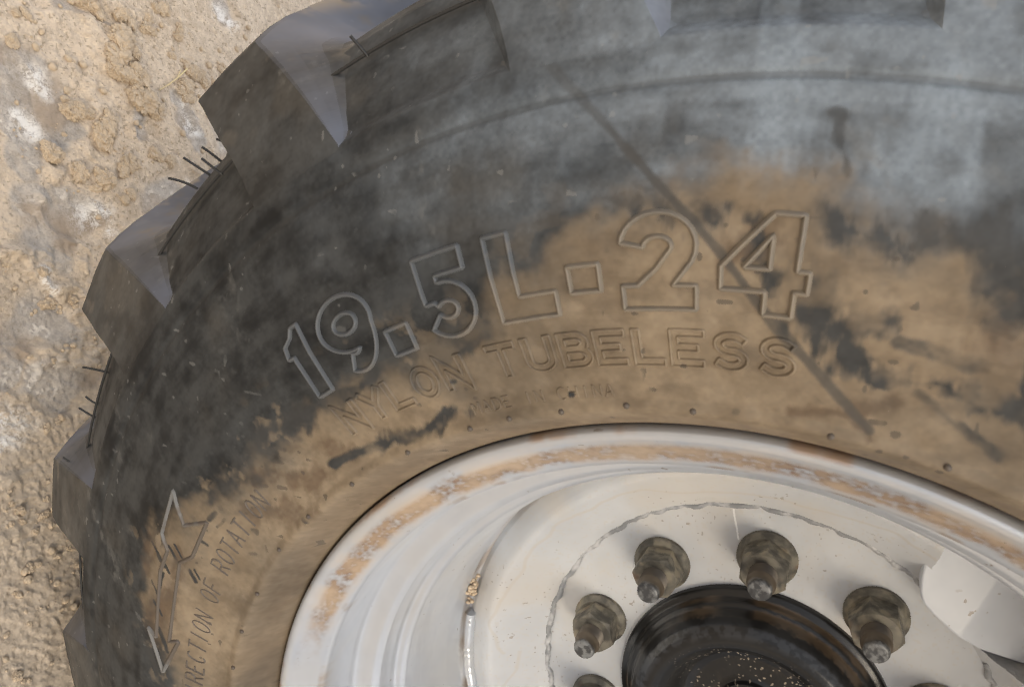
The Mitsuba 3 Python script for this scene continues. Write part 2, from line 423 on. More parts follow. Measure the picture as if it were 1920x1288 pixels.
scene["m_rubber"] = bumped(principled(proc(rubber_color), proc(rubber_rough), specular=.3), rubber_bump)
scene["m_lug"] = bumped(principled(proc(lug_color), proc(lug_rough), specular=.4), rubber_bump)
scene["m_ridge"] = principled(proc(ridge_color), .5)
scene["m_dark_ridge"] = principled(proc(dark_ridge_color), .55)
scene["m_spew"] = principled((.022, .022, .022), .5)
scene["m_rim"] = principled(proc(rim_color), .26, specular=.6, metallic=.45)
scene["m_disc"] = principled(proc(disc_color), .5, specular=.5)
scene["m_bracket"] = principled(proc(rim_color), .42, specular=.5)
scene["m_weld"] = principled(proc(weld_color), .5)
scene["m_hub"] = principled(proc(hub_color), .26, specular=.4)
scene["m_nut"] = principled(proc(nut_color), .5, metallic=.2)
scene["m_stud"] = principled(proc(stud_color), .45, metallic=.25)
scene["m_ground"] = bumped(principled(proc(ground_color), .92, specular=.2), dirt_bump)
scene["m_clod"] = bumped(principled(proc(clod_color), .95, specular=.15), dirt_bump)
scene["m_straw"] = principled((.62, .50, .28), .6)

# ------------------------------------------------------------------ the ground: one sheet out to the horizon
GROUND_PX = None
HARD += [(-.642, .172, .046, .036), (-.605, .145, .065, .024), (-.743, .308, .008, .018), (-.741, .240, .010, .012), (-.622, .314, .012, .017), (-.637, .378, .021, .017), (-.617, .386, .018, .014),
         (-.530, .190, .026, .026), (-.512, .135, .030, .034), (-.432, .112, .036, .042), (-.355, .125, .024, .036), (-.385, .084, .022, .022), (-.54, .33, .03, .05), (-.77, .50, .025, .02), (-.60, .47, .03, .05),
         (-.9, .2, .06, .1), (-.5, -.25, .2, .12), (-.2, .4, .15, .12), (.2, -.5, .3, .2)]
WHITE += [(-.772, .491, .014, .018), (-.749, .508, .016, .013), (-.327, .058, .019, .026), (-.523, .204, .021, .022), (-.563, .394, .016, .026), (-.504, .214, .013, .014), (-.648, .178, .016, .012), (-.631, .387, .012, .012),
          (-.594, .155, .013, .012), (-.471, .132, .009, .010), (-.30, .06, .014, .018)]


def np_masks(x, y):
    """the same patches, for the relief"""
    p = np.stack([x, y, 0 * x], -1)
    w = (meshkit.fbm(p * 9 + 1.0, 4) - .5) * .06
    hard = np.zeros_like(x)
    for cx, cy, rx, ry in HARD:
        hard = np.maximum(hard, 1 - np.clip((np.hypot((x + w - cx) / rx, (y + w - cy) / ry) - .86) / .25, 0, 1))
    return hard


def ground_height(x, y):
    p = np.stack([x, y, 0 * x], -1)
    hard = np_masks(x, y)
    h = .012 * (meshkit.fbm(p * 5, 3, 3) - .5) + .006 * (meshkit.fbm(p * 16, 3, 9) - .5)
    crumbs = np.clip(meshkit.fbm(p * 42, 4, 21) - .56, 0, 1) * .036 * np.clip((-.18 - x) / .25, .3, 1) * np.clip(meshkit.fbm(p * 7, 3, 27) * 2.6 - .8, .1, 1)
    fine = .0022 * (meshkit.noise(p * 230, 31) - .5) + .0020 * (meshkit.fbm(p * 110, 2, 33) - .5)
    return h + (1 - hard) * (.0035 + crumbs + fine) + hard * fine * .6


def axis(lo, hi, step, far):
    inner = np.arange(lo, hi, step)
    grow = np.cumsum(step * 1.35 ** np.arange(1, 60))
    grow = grow[grow < far]
    return np.concatenate([(lo - grow)[::-1], inner, hi + grow])


gx, gy = axis(-1.02, .14, .0019, 60), axis(-.14, 1.10, .0019, 60)
X, Y = np.meshgrid(gx, gy, indexing="ij")
Z = np.zeros_like(X)
near = (np.abs(X) < 3) & (np.abs(Y) < 3)
Z[near] = ground_height(X[near], Y[near])
gm = mesh_of(np.stack([X, Y, Z], -1).reshape(-1, 3), grid(len(gx), len(gy)))
add("ground", gm, "m_ground", True, label="dry sandy earth with grey crusted patches and white salts", kind="structure", wheel=False)

# ------------------------------------------------------------------ the tyre
SIDE = np.array([(.3335, -.030), (.3342, -.0085), (.3356, -.0010), (.3392, .0060), (.3440, .0145), (.3500, .0262), (.3535, .0300), (.356, .0298), (.359, .0290), (.378, .032), (.406, .038), (.43, .039), (.4485, .037), (.475, .031), (.4980, .0246),
                 (.5005, .0236), (.5022, .0220), (.5040, .0217), (.5060, .0222), (.5085, .0218), (.5190, .0184), (.5222, .0170), (.5275, .0075), (.54, .0005), (.56, -.0130), (.58, -.030), (.592, -.055), (.600, -.090), (.606, -.150), (.608, -.215)])


def sidewall(r):
    return np.interp(r, SIDE[:, 0], SIDE[:, 1])


CENTRE = -.215
prof = smoothed(SIDE, .0009, 1)
back = smoothed(SIDE, .004, 1)[::-1][1:].copy()
back[:, 1] = 2 * CENTRE - back[:, 1]
tyre_prof = np.vstack([prof, back])[::-1]


def tyre_bump(th, r, z):
    n = meshkit.fbm(np.stack([r * np.cos(th) * 14, r * np.sin(th) * 14, z * 14], -1), 3, 5) - .5
    return 0 * r, n * .0016 * np.clip((r - .345) / .02, 0, 1)


add("tractor_wheel__tire", revolve(tyre_prof, 900, bump=tyre_bump), "m_rubber", True, label="black rubber tire caked with tan mud below its raised size lettering")

# tread lugs: sections along the lug from the sidewall over the shoulder to the middle of the tread
# (crown r, z), (floor r, z), angles of the crown's two edges and of the foot's two edges, relative to the foot's right edge
LUG = [  # rc, zc, rf, zf, right crown, left crown, right foot, left foot
    (.509, .0205, .509, .0175, 0.3, 8.0, 0.2, 8.2), (.516, .0189, .516, .0155, 0.1, 8.1, 0.0, 8.3), (.5235, .0166, .5235, .0125, 0.2, 8.2, -.1, 8.6), (.531, .0138, .5300, .0048, 0.6, 8.3, -.2, 9.0), (.545, .0083, .5440, -.0040, 1.35, 8.6, -.3, 9.7),
    (.562, .0012, .5590, -.0145, 2.25, 9.1, -.3, 10.4), (.580, -.0070, .574, -.0265, 3.25, 9.8, -.2, 11.3), (.600, -.0172, .582, -.036, 4.4, 10.5, .1, 12.1), (.6178, -.0274, .588, -.049, 5.45, 11.2, .6, 12.9),
    (.6195, -.0295, .589, -.051, 5.5, 11.2, .7, 12.9), (.630, -.0490, .594, -.064, 5.4, 11.0, 1.2, 12.8), (.637, -.0660, .597, -.080, 5.1, 10.8, 1.5, 12.7), (.644, -.0910, .600, -.100, 4.4, 10.3, 1.4, 12.3),
    (.650, -.1200, .603, -.125, 3.2, 9.4, .5, 11.5), (.654, -.1550, .605, -.155, 1.2, 7.6, -1.4, 9.8), (.656, -.1900, .607, -.190, -1.4, 5.0, -4.0, 7.3), (.657, -.2200, .608, -.220, -4.0, 2.3, -6.6, 4.6),
    (.657, -.2360, .608, -.240, -5.4, .9, -8.0, 3.2)]
LUG = np.array(LUG)


def lug_mesh(seed, mirror=False):
    L = []
    for i in range(len(LUG) - 1):
        n = 9
        L += [LUG[i] + (LUG[i + 1] - LUG[i]) * k / n for k in range(n)]
    L = np.array(L + [LUG[-1]])
    rows = []
    for rc, zc, rf, zf, cr, cl, fr, fl in L:
        s = []
        hgt = math.hypot(rc - rf, zc - zf)
        q = min(1.0, hgt / .02)
        # right foot (with a fillet), flank, crown, flank, left foot
        for k, h in ((0, -.25), (0, 0), (.12, .10), (.35, .30), (.65, .62), (.93, .94), (.985, .99), (1, 1)):
            lo = fr - .9 * q * (1 if h < 0 else 0) - (.55 * q if h == 0 else 0)
            s.append((rf + (rc - rf) * h, zf + (zc - zf) * h, lo + (cr - lo) * k))
        mid = [(cr + (cl - cr) * t) for t in (.04, .14, .26, .38, .5, .62, .74, .86, .96)]
        s += [(rc, zc, a) for a in mid]
        for k, h in ((1, 1), (.985, .99), (.93, .94), (.65, .62), (.35, .30), (.12, .10), (0, 0), (0, -.25)):
            hi = fl + .9 * q * (1 if h < 0 else 0) + (.55 * q if h == 0 else 0)
            s.append((rf + (rc - rf) * h, zf + (zc - zf) * h, hi + (cl - hi) * k))
        rows.append(s)
    R = np.array(rows)
    r, z, t = R[..., 0], R[..., 1], R[..., 2]
    if mirror:
        z = 2 * CENTRE - z
    nz = meshkit.fbm(np.stack([r * np.cos(np.radians(t)) * 18 + seed * 7, r * np.sin(np.radians(t)) * 18, z * 18], -1), 3, 3) - .5
    nf = meshkit.fbm(np.stack([r * np.cos(np.radians(t)) * 85 + seed, r * np.sin(np.radians(t)) * 85, z * 85], -1), 3, 4) - .5
    t = t + np.where(r > .57, nf, 0) * .16
    r = r + nf * .0016 * np.clip((r - .55) / .05, 0, 1)
    r = r + nz * .0016 * np.clip((r - .53) / .05, 0, 1)
    v = polar(r, t, z).reshape(-1, 3)
    f = list(grid(len(L), R.shape[1]))
    k = R.shape[1]
    last = (len(L) - 1) * k
    f += [[last, last + i + 1, last + i] for i in range(1, k - 1)]
    m = mesh_of(v, f)
    out = m.triangles_center * np.array([1, 1, 0])
    want = out / np.linalg.norm(out, axis=1, keepdims=True)
    if (m.face_normals * want).sum(1).mean() < 0:
        m.faces = m.faces[:, ::-1]
    return m


def turned(m, deg):
    c, s = math.cos(math.radians(deg)), math.sin(math.radians(deg))
    return mesh_of(m.vertices @ np.array([[c, s, 0], [-s, c, 0], [0, 0, 1]]), m.faces)


for k in range(18):
    m = turned(lug_mesh(k), 115.5 + 20 * (k - 4) + {6: .5, 7: -1.5}.get(k, 0))
    if k == 7:
        m.vertices *= [1.006, 1.006, 1]
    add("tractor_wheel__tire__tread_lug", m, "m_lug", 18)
for k in range(18):
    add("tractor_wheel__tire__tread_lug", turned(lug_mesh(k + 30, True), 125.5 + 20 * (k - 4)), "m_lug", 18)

# mould seam round the shoulder and the moulding hairs that stand on it
seam_t = np.arange(0, 360, .5)
add("tractor_wheel__tire__mould_seam", tube(polar(.5672, seam_t, -.0155), .0011, 6, True), "m_spew", True)
rng = np.random.default_rng(4)
HAIRS = [(.585, 130.0, -.035, 1.0), (.586, 131.6, -.035, 1.0), (.589, 129.2, -.044, .8), (.592, 128.2, -.052, .7), (.5672, 127.4, -.015, .8), (.5672, 113.6, -.015, .7), (.5672, 105.6, -.015, .5),
         (.572, 149.3, -.021, 1.0), (.574, 153.0, -.024, .6), (.574, 154.4, -.024, .8), (.60, 110.2, -.09, .8), (.60, 111.3, -.09, .8), (.5672, 139.2, -.015, .4), (.5672, 159.0, -.015, 1.0), (.5672, 179.0, -.015, .6)]
for r, t, z, s in HAIRS:
    p0 = polar(np.array([r]), t, z)[0]
    d = polar(np.array([.9]), t + rng.uniform(-14, 14), .35)[0]
    side = np.cross(d, [0, 0, 1])
    q = np.linspace(0, 1, 7)[:, None]
    path = p0 - d * .002 + d * q * .021 * s + side * q ** 2 * rng.uniform(-.006, .006)
    add("tractor_wheel__tire__rubber_hair", tube(path, .0009, 6), "m_spew", True)


# ------------------------------------------------------------------ raised lettering
def arc(cx, cy, rx, ry, a0, a1, n=14):
    a = np.radians(np.linspace(a0, a1, n))
    return [(cx + rx * math.cos(x), cy + ry * math.sin(x)) for x in a]


FONT = {  # strokes in a box 0.7 wide, 1 high
    "A": [[(0, 0), (.35, 1), (.7, 0)], [(.13, .36), (.57, .36)]], "B": [[(0, 0), (0, 1), (.4, 1)] + arc(.4, .76, .24, .24, 90, -90) + [(0, .52)], [(.4, .52)] + arc(.42, .26, .28, .26, 90, -90) + [(0, 0)]],
    "C": [arc(.37, .5, .36, .5, 50, 310, 20)], "D": [[(0, 0), (0, 1), (.3, 1)] + arc(.3, .5, .4, .5, 90, -90) + [(0, 0)]], "E": [[(.65, 1), (0, 1), (0, 0), (.65, 0)], [(0, .52), (.5, .52)]],
    "F": [[(.65, 1), (0, 1), (0, 0)], [(0, .52), (.5, .52)]], "H": [[(0, 0), (0, 1)], [(.7, 0), (.7, 1)], [(0, .5), (.7, .5)]], "I": [[(.35, 0), (.35, 1)]], "L": [[(0, 1), (0, 0), (.62, 0)]],
    "M": [[(0, 0), (0, 1), (.35, .35), (.7, 1), (.7, 0)]], "N": [[(0, 0), (0, 1), (.7, 0), (.7, 1)]], "O": [arc(.35, .5, .35, .5, 0, 360, 26)], "R": [[(0, 0), (0, 1), (.4, 1)] + arc(.4, .74, .26, .26, 90, -90) + [(0, .48)], [(.35, .48), (.7, 0)]],
    "S": [arc(.35, .74, .30, .25, 40, 270, 14) + arc(.35, .25, .32, .25, 90, -140, 14)[1:]], "T": [[(.35, 0), (.35, 1)], [(0, 1), (.7, 1)]], "U": [[(0, 1), (0, .3)] + arc(.35, .3, .35, .3, 180, 360) + [(.7, 1)]],
    "Y": [[(0, 1), (.35, .48), (.7, 1)], [(.35, .48), (.35, 0)]]}


def bead(pts, closed, w, h, place):
    """a low rounded ridge along a line drawn in letter coordinates (metres); place maps (x, y, height) to the wheel"""
    p = dense(np.vstack([pts, pts[:1]]) if closed else np.asarray(pts), .0011)
    if closed:
        p = p[:-1]
    tan = (np.roll(p, -1, 0) - np.roll(p, 1, 0)) if closed else np.gradient(p, axis=0)
    tan /= np.linalg.norm(tan, axis=1, keepdims=True) + 1e-12
    nor = np.stack([-tan[:, 1], tan[:, 0]], 1)
    sec = [(-1.25, -.5), (-.8, .35), (-.35, .95), (0, 1.05), (.35, .95), (.8, .35), (1.25, -.5)]
    v = np.stack([place(p[:, 0] + nor[:, 0] * w * x, p[:, 1] + nor[:, 1] * w * x, h * y) for x, y in sec], 1).reshape(-1, 3)
    f = grid(len(p), len(sec), wrap=closed)
    m = mesh_of(v, f)
    if not closed:
        e = (len(p) - 1) * len(sec)
        f = np.vstack([f, [[0, i, i + 1] for i in range(1, len(sec) - 1)], [[e, e + i + 1, e + i] for i in range(1, len(sec) - 1)]])
        m = mesh_of(v, f)
    return facing(m)


def on_sidewall(tc, r0, scale_r):
    def place(x, y, h):
        r = r0 + y
        t = math.radians(tc) - x / scale_r
        return np.stack([r * np.cos(t), r * np.sin(t), sidewall(r) + h], -1)
    return place


def stroke(pts, w, cap="flat", join="round"):
    return LineString(pts).buffer(w / 2, cap_style=cap, join_style=join, quad_segs=6)


mm = .001
sc = lambda g: affinity.scale(g, mm, mm, origin=(0, 0))
ell = lambda cx, cy, rx, ry: Polygon(arc(cx, cy, rx, ry, 0, 350, 36))
nine = unary_union([ell(0, 28, 19, 15.5), stroke(arc(-1, 27.5, 14, 22, 5, -112, 18), 10.5)]).difference(ell(.5, 28, 8.2, 5.6))
five = unary_union([box(-13, 32, 14, 43), box(-13, 19, -2.5, 43), stroke(arc(-1, 14, 11, 9.5, 135, -150, 22), 10)])
two = unary_union([stroke(arc(0, 28.5, 11.5, 9.5, 175, -25, 16) + [(3, 15), (-10, 4)], 10.5, join="mitre"), box(-17, 0, 17, 11)])
four = Polygon([(2, 43), (13, 43), (13, 20), (18, 20), (18, 11), (13, 11), (13, 0), (1, 0), (1, 10), (-18, 10), (-18, 20)]).difference(Polygon([(2, 20), (2, 34), (-8.5, 20)]))
BIG = [("1", 124.45, Polygon([(-6, 0), (6, 0), (6, 42.5), (1, 42.5), (-2.5, 38), (-9, 35), (-10.5, 27.5), (-6, 27)])), ("9", 119.55, nine), (".", 115.45, box(-7.5, 0, 7.5, 14.5)), ("5", 110.55, five),
       ("L", 104.65, unary_union([box(-16, 0, -3.5, 43), box(-16, 0, 16, 11.5)])), ("-", 100.4, box(-7.6, 9.5, 7.6, 22)), ("2", 95.65, two), ("4", 89.55, four)]
for ch, tc, g in BIG:
    g = sc(g)
    place = on_sidewall(tc, .4055, .427)
    parts = [bead(np.array(ring.simplify(.0001).coords)[:-1], True, .00140, .0021, place) for ring in [g.exterior, *g.interiors]]
    add("tractor_wheel__tire__size_character", cat(parts), "m_ridge", True)

NY = list(zip("NYLON", (124.0, 121.1, 118.3, 115.5, 112.6))) + list(zip("TUBELESS", (108.0, 105.0, 102.1, 99.4, 96.6, 94.0, 91.2, 88.25)))
for ch, tc in NY:
    wd = 12.6 * mm
    strokes = [LineString([(wd * (x / .7 - .5), 15.0 * mm * y) for x, y in s]).buffer(1.75 * mm, cap_style="square", join_style="mitre") for s in FONT[ch]]
    g = unary_union(strokes)
    place = on_sidewall(tc, .3788, .386)
    rings = [r for q in getattr(g, "geoms", [g]) for r in [q.exterior, *q.interiors] if r.length > .006]
    add("tractor_wheel__tire__lettering_character", cat([bead(np.array(r.simplify(.00008).coords)[:-1], True, .00095, .0013, place) for r in rings]), "m_rubber", True)
for i, ch in enumerate("MADE IN CHINA"):
    if ch == " ":
        continue
    place = on_sidewall(112.2 - i * 1.0, .3605, .364)
    add("tractor_wheel__tire__lettering_character", cat([bead(np.array([(4.2 * mm * (x / .7 - .5), 6.6 * mm * y) for x, y in s]), False, .00062, .0009, place) for s in FONT[ch]]), "m_rubber", True)
for i, ch in enumerate("DIRECTION OF ROTATION"):
    if ch == " ":
        continue
    place = on_sidewall(170.6 - i * 1.55, .3775, .385)
    add("tractor_wheel__tire__rotation_character", cat([bead(np.array([(6.6 * mm * (x / .7 - .5) + 2.2 * mm * y, 14 * mm * y) for x, y in s]), False, .00070, .0007, place) for s in FONT[ch]]), "m_dark_ridge", True)
ARROW = [(.4382, 146.2), (.4335, 151.3), (.4245, 152.6), (.4255, 155.6), (.4190, 164.0), (.4270, 163.3), (.4105, 168.1), (.3995, 163.0), (.4070, 163.6), (.4125, 153.0), (.4050, 151.2), (.4055, 146.1), (.4195, 148.5)]
AR = np.array([(r * math.cos(math.radians(t)), r * math.sin(math.radians(t))) for r, t in ARROW])
add("tractor_wheel__tire__rotation_arrow", bead(AR, True, .0016, .0015, lambda x, y, h: np.stack([x, y, sidewall(np.hypot(x, y)) + h], -1)), "m_dark_ridge", True,
    label="raised outline arrow with a jagged tail pointing the way the wheel turns")

# small mould pips on the bead line
for t in (170, 163, 157, 150.5, 143, 136.5, 129, 121, 113.6, 109.5, 104.6, 99, 93.8, 84, 76.5, 70):
    m = trimesh.creation.icosphere(2, .0016)
    m.vertices = m.vertices * [1, 1, .8] + polar(np.array([.3545 + .0014 * math.sin(t * 7)]), t, .0300)[0]
    add("tractor_wheel__tire__moulding_pip", m, "m_dark_ridge", True)

# ------------------------------------------------------------------ the rim
RIM = np.array([(.322, -.040), (.3325, -.030), (.3335, -.016), (.3340, -.006), (.3336, -.0015), (.3318, .0012), (.3292, .0018), (.3266, .0008), (.3245, -.0012), (.3200, -.0050), (.3130, -.0105), (.3075, -.0145), (.3055, -.0165),
                (.3040, -.0200), (.3032, -.030), (.3026, -.043), (.3018, -.0495), (.2995, -.0545), (.2940, -.0570), (.2860, -.0590), (.2812, -.0635), (.2796, -.0705), (.2792, -.0765), (.2770, -.0810), (.2722, -.0828), (.2692, -.0865), (.2680, -.0960), (.2650, -.104), (.2618, -.118),
                (.2590, -.140), (.2580, -.165), (.2580, -.260), (.2620, -.300), (.2900, -.330), (.303, -.350), (.306, -.415), (.330, -.430), (.333, -.428)])
rp = smoothed(RIM, .0013, 1)
add("tractor_wheel__rim", facing(revolve(rp, 720)), "m_rim", True, label="silver painted steel rim with a rusty band inside its lip")

# the disc: a dished plate with two scallops pressed back at its edge
DR = np.unique(np.concatenate([np.linspace(.095, .186, 20), np.linspace(.1862, .2565, 66)]))


def disc_z(r):
    return np.interp(r, [.09, .1845, .1862, .1885, .190, .197, .212, .224, .2285, .2315, .2345, .238, .244, .252, .2565], [-.2120, -.2120, -.2110, -.2085, -.2075, -.2020, -.1880, -.1765, -.1725, -.1705, -.1700, -.1706, -.1728, -.1765, -.181])


CUT_T = np.array([19.5, 22, 25, 28, 32, 36, 40, 45, 48.5, 50.5, 52.3, 54.5, 57, 60, 62.5])
CUT_R = np.array([.270, .250, .2270, .2100, .1960, .1885, .1855, .1845, .1855, .1875, .1920, .2000, .2100, .2330, .264])
n_t = 1440
th = np.arange(n_t) * 360 / n_t
R2, T2 = np.meshgrid(DR, th, indexing="ij")
Zd = disc_z(R2)
for off in (0, 180):
    cut = np.interp((T2 - off) % 360, CUT_T, CUT_R, left=.9, right=.9)
    d = R2 - cut
    sink = -.236 - .15 * np.clip(d, 0, 1)
    Zd = np.where(d > 0, np.minimum(Zd, sink), Zd)
p3 = np.stack([R2 * np.cos(np.radians(T2)) * 20, R2 * np.sin(np.radians(T2)) * 20, 0 * R2], -1)
Zd = Zd + (meshkit.fbm(p3, 3, 2) - .5) * .0022
v = polar(R2.T, T2.T, Zd.T).reshape(-1, 3)
add("tractor_wheel__rim__disc", facing(mesh_of(v, grid(n_t, len(DR), wrap=True))), "m_disc", 42, label="pale dusty dished steel disc with a scalloped edge")


BRACKET = np.array([(.1180, .1950), (.1116, .1866), (.1088, .1771), (.1082, .1669), (.1090, .1560), (.1119, .1479), (.1197, .1402), (.1313, .1307), (.1538, .1148), (.1837, .1014), (.2080, .0930), (.2330, .0990),
                    (.2440, .1240), (.2330, .1640), (.2050, .1990), (.1700, .2290), (.1400, .2330)])


def bracket_mesh(turn):
    """a thick gusset between the disc's scallop and the barrel: rounded edge, top tilted towards the rim with a soft fold"""
    g = Polygon(BRACKET).buffer(-.002, join_style="round", quad_segs=8).buffer(.002, quad_segs=8)
    rings, top = [], lambda p: -.1865 - .22 * (np.clip((p[:, 0] * .755 + p[:, 1] * .655) - .178, -.01, 1)) - .38 * np.clip(p[:, 0] * .93 - p[:, 1] * .36 - .0825, 0, 1)
    n = 240
    for inset, drop in ((0, .050), (0, .0022), (.0003, .0010), (.0009, .0003), (.0018, 0)):
        h = g.buffer(-inset) if inset else g
        start = h.exterior.project(h.exterior.interpolate(0))
        q = np.array([h.exterior.interpolate((i / n), normalized=True).coords[0] for i in range(n)])
        rings.append(np.column_stack([q, top(q) - drop]))
    inner = g.buffer(-.0018)
    x, y = np.meshgrid(np.arange(.105, .25, .0025), np.arange(.09, .235, .0025))
    pts = np.column_stack([x.ravel(), y.ravel()])
    from shapely import contains_xy
    from scipy.spatial import Delaunay
    pts = pts[contains_xy(inner.buffer(-.0015), pts[:, 0], pts[:, 1])]
    q = np.vstack([rings[-1][:, :2], pts])
    tri = Delaunay(q).simplices
    mid = q[tri].mean(1)
    tri = tri[contains_xy(inner, mid[:, 0], mid[:, 1])]
    a_, b_ = q[tri[:, 1]] - q[tri[:, 0]], q[tri[:, 2]] - q[tri[:, 0]]
    flip = a_[:, 0] * b_[:, 1] - a_[:, 1] * b_[:, 0] < 0
    tri[flip] = tri[flip][:, ::-1]
    cap = mesh_of(np.column_stack([q, top(q)]), tri)
    wall = mesh_of(np.vstack([np.vstack(r)[None] for r in rings]).reshape(-1, 3), grid(len(rings), n))
    v = np.array(rings)                                     # close the ring
    v = np.concatenate([v, v[:, :1]], 1).reshape(-1, 3)
    wall = mesh_of(v, grid(len(rings), n + 1))
    want = wall.triangles_center[:, :2] - np.array(g.centroid.coords[0])
    if (wall.face_normals[:, :2] * want).sum(1).mean() < 0:
        wall.faces = wall.faces[:, ::-1]
    return turned(cat([wall, cap]), turn)


for turn in (0, 180):
    add("tractor_wheel__rim__bracket", bracket_mesh(turn), "m_bracket", 40, label="thick smooth silver bracket bridging the disc and the rim")


def bead_weld(r0, t0, t1, z0, rad, seed, rough=1.0):
    t = np.arange(t0, t1, .22)
    s = np.stack([t * .9, 0 * t, 0 * t], -1)
    wob = meshkit.fbm(s * .35, 3, seed) - .5
    rip = np.abs(np.sin(t * 2.4 + 3 * wob))
    lump = .6 * (meshkit.noise(s * .45, seed + 5) - .5) + .5 * (meshkit.noise(s * 2.2, seed + 6) - .5)
    path = polar(r0 + rough * (wob * .0060 + lump * .0006), t, z0 + rough * lump * .0004)
    return tube(path, rad * (1 + rough * (.28 * lump + .04 * rip)), 10)


add("tractor_wheel__rim__weld_bead", bead_weld(.1878, 52.6, 391.0, -.2103, .0026, 3), "m_weld", True, label="ring of rough bare weld round the nuts")
add("tractor_wheel__rim__weld_bead", bead_weld(.2545, 170.5, 200, -.1745, .0058, 8, .35), "m_rim", True, label="short smooth painted weld between disc and barrel")

# ------------------------------------------------------------------ hub
HUBP = np.array([(.1135, -.240), (.1135, -.2085), (.1128, -.2065), (.1072, -.2040), (.1062, -.2030), (.1057, -.2000), (.1040, -.1985), (.1010, -.1965), (.0998, -.1940), (.0985, -.1895), (.0945, -.1835), (.0885, -.1790), (.082, -.1778), (.0755, -.1795), (.069, -.184),
                 (.064, -.192), (.060, -.201), (.055, -.2055), (.048, -.2075), (.030, -.208), (.026, -.2065), (.024, -.202), (.0, -.2005)])
hp = smoothed(HUBP, .0009, 2)
add("tractor_wheel__hub", facing(revolve(hp, 360)), "m_hub", True, label="glossy black hub with mud specks in its hollow centre")

# ------------------------------------------------------------------ nuts and studs
C = m3.Manifold.cylinder
NUT_SPIN = [12, 40, 3, 28, 50, 16, 33, 8, 22, 44]
BOLT0 = 197.4
for k in range(10):
    t = BOLT0 - 36 * k
    spin = NUT_SPIN[k]
    flange = C(.0035, .0240, .0240, 56) + C(.0036, .0238, .0200, 56).translate([0, 0, .0034])
    hexa = C(.0275, .0203, .0203, 6) ^ (C(.0240, .0204, .0204, 56) + C(.0036, .0204, .0172, 56).translate([0, 0, .0239]))
    nut = (flange + hexa.rotate([0, 0, spin])) - C(.05, .0109, .0109, 40).translate([0, 0, .012])
    zt = np.arange(0, .0405, .00075)
    rr = .0106 + .00055 * np.where(np.arange(len(zt)) % 2, 1, -1)
    stud_prof = np.vstack([np.stack([rr, zt], 1), [(.0104, .0415), (.0096, .0425), (.0094, .0440), (.0093, .0478), (.0085, .0496), (.0070, .0504), (.0040, .0502), (.0, .0499)]])
    a = np.radians(np.arange(36) * 10.0)
    sv = np.stack([stud_prof[:, 0] * np.cos(a[:, None]), stud_prof[:, 0] * np.sin(a[:, None]), np.tile(stud_prof[:, 1], (36, 1))], -1).reshape(-1, 3)
    stud = facing(mesh_of(sv, grid(36, len(stud_prof), wrap=True)))
    base = polar(np.array([.1432]), t, -.2118)[0]
    m = nut.to_mesh()
    nm = mesh_of(m.vert_properties[:, :3] + base, m.tri_verts)
    tall = [0, 0, .002, .001, 0, 0, 0, 0, 0, 0][k]
    stud.vertices = stud.vertices * [1, 1, 1 + tall * 4] + base
    key = add("tractor_wheel__wheel_nut", nm, "m_nut", 32)
    scene[key + "__stud"] = ply(mesh_of(world(stud.vertices), stud.faces), "m_stud", 40)

labels["tractor_wheel"] = {"label": "muddy black tractor wheel with silver rim and black hub, standing on the sandy earth", "category": "wheel"}

# ------------------------------------------------------------------ loose soil
CLODS = []


def clod_mesh(size, seed, lumps):
    g = np.random.default_rng(seed)
    out = []
    ang = g.uniform(0, PI)
    for i in range(lumps):
        m = trimesh.creation.icosphere(4 if size > .0065 else 3, 1.0)
        v = m.vertices * [g.uniform(.7, 1.2), g.uniform(.6, 1.0), g.uniform(.45, .75)]
        n = meshkit.fbm(v * 1.7 + seed * 3.1 + i * 9, 4, 5) - .5
        n2 = np.abs(meshkit.fbm(v * 4.5 + seed * 1.7 + i, 3, 8) - .5)
        n3 = meshkit.fbm(v * 9 + seed * 2.3 + i, 2, 9) - .5
        v = v * (1 + 1.5 * n + 1.1 * n2 + .45 * n3)[:, None]
        s = size * g.uniform(.32, .62) if lumps > 1 else size * .5
        off = (g.uniform(-.62, .62) * size if lumps > 1 else 0)
        c, sn = math.cos(ang), math.sin(ang)
        v = v * s
        rot = g.uniform(0, 6.28)
        v = np.stack([v[:, 0] * math.cos(rot) - v[:, 1] * math.sin(rot), v[:, 0] * math.sin(rot) + v[:, 1] * math.cos(rot), v[:, 2]], 1)
        v += [off * c + g.uniform(-.2, .2) * size, off * sn + g.uniform(-.2, .2) * size, s * .18]
        out.append(mesh_of(v, m.faces))
    return cat(out)


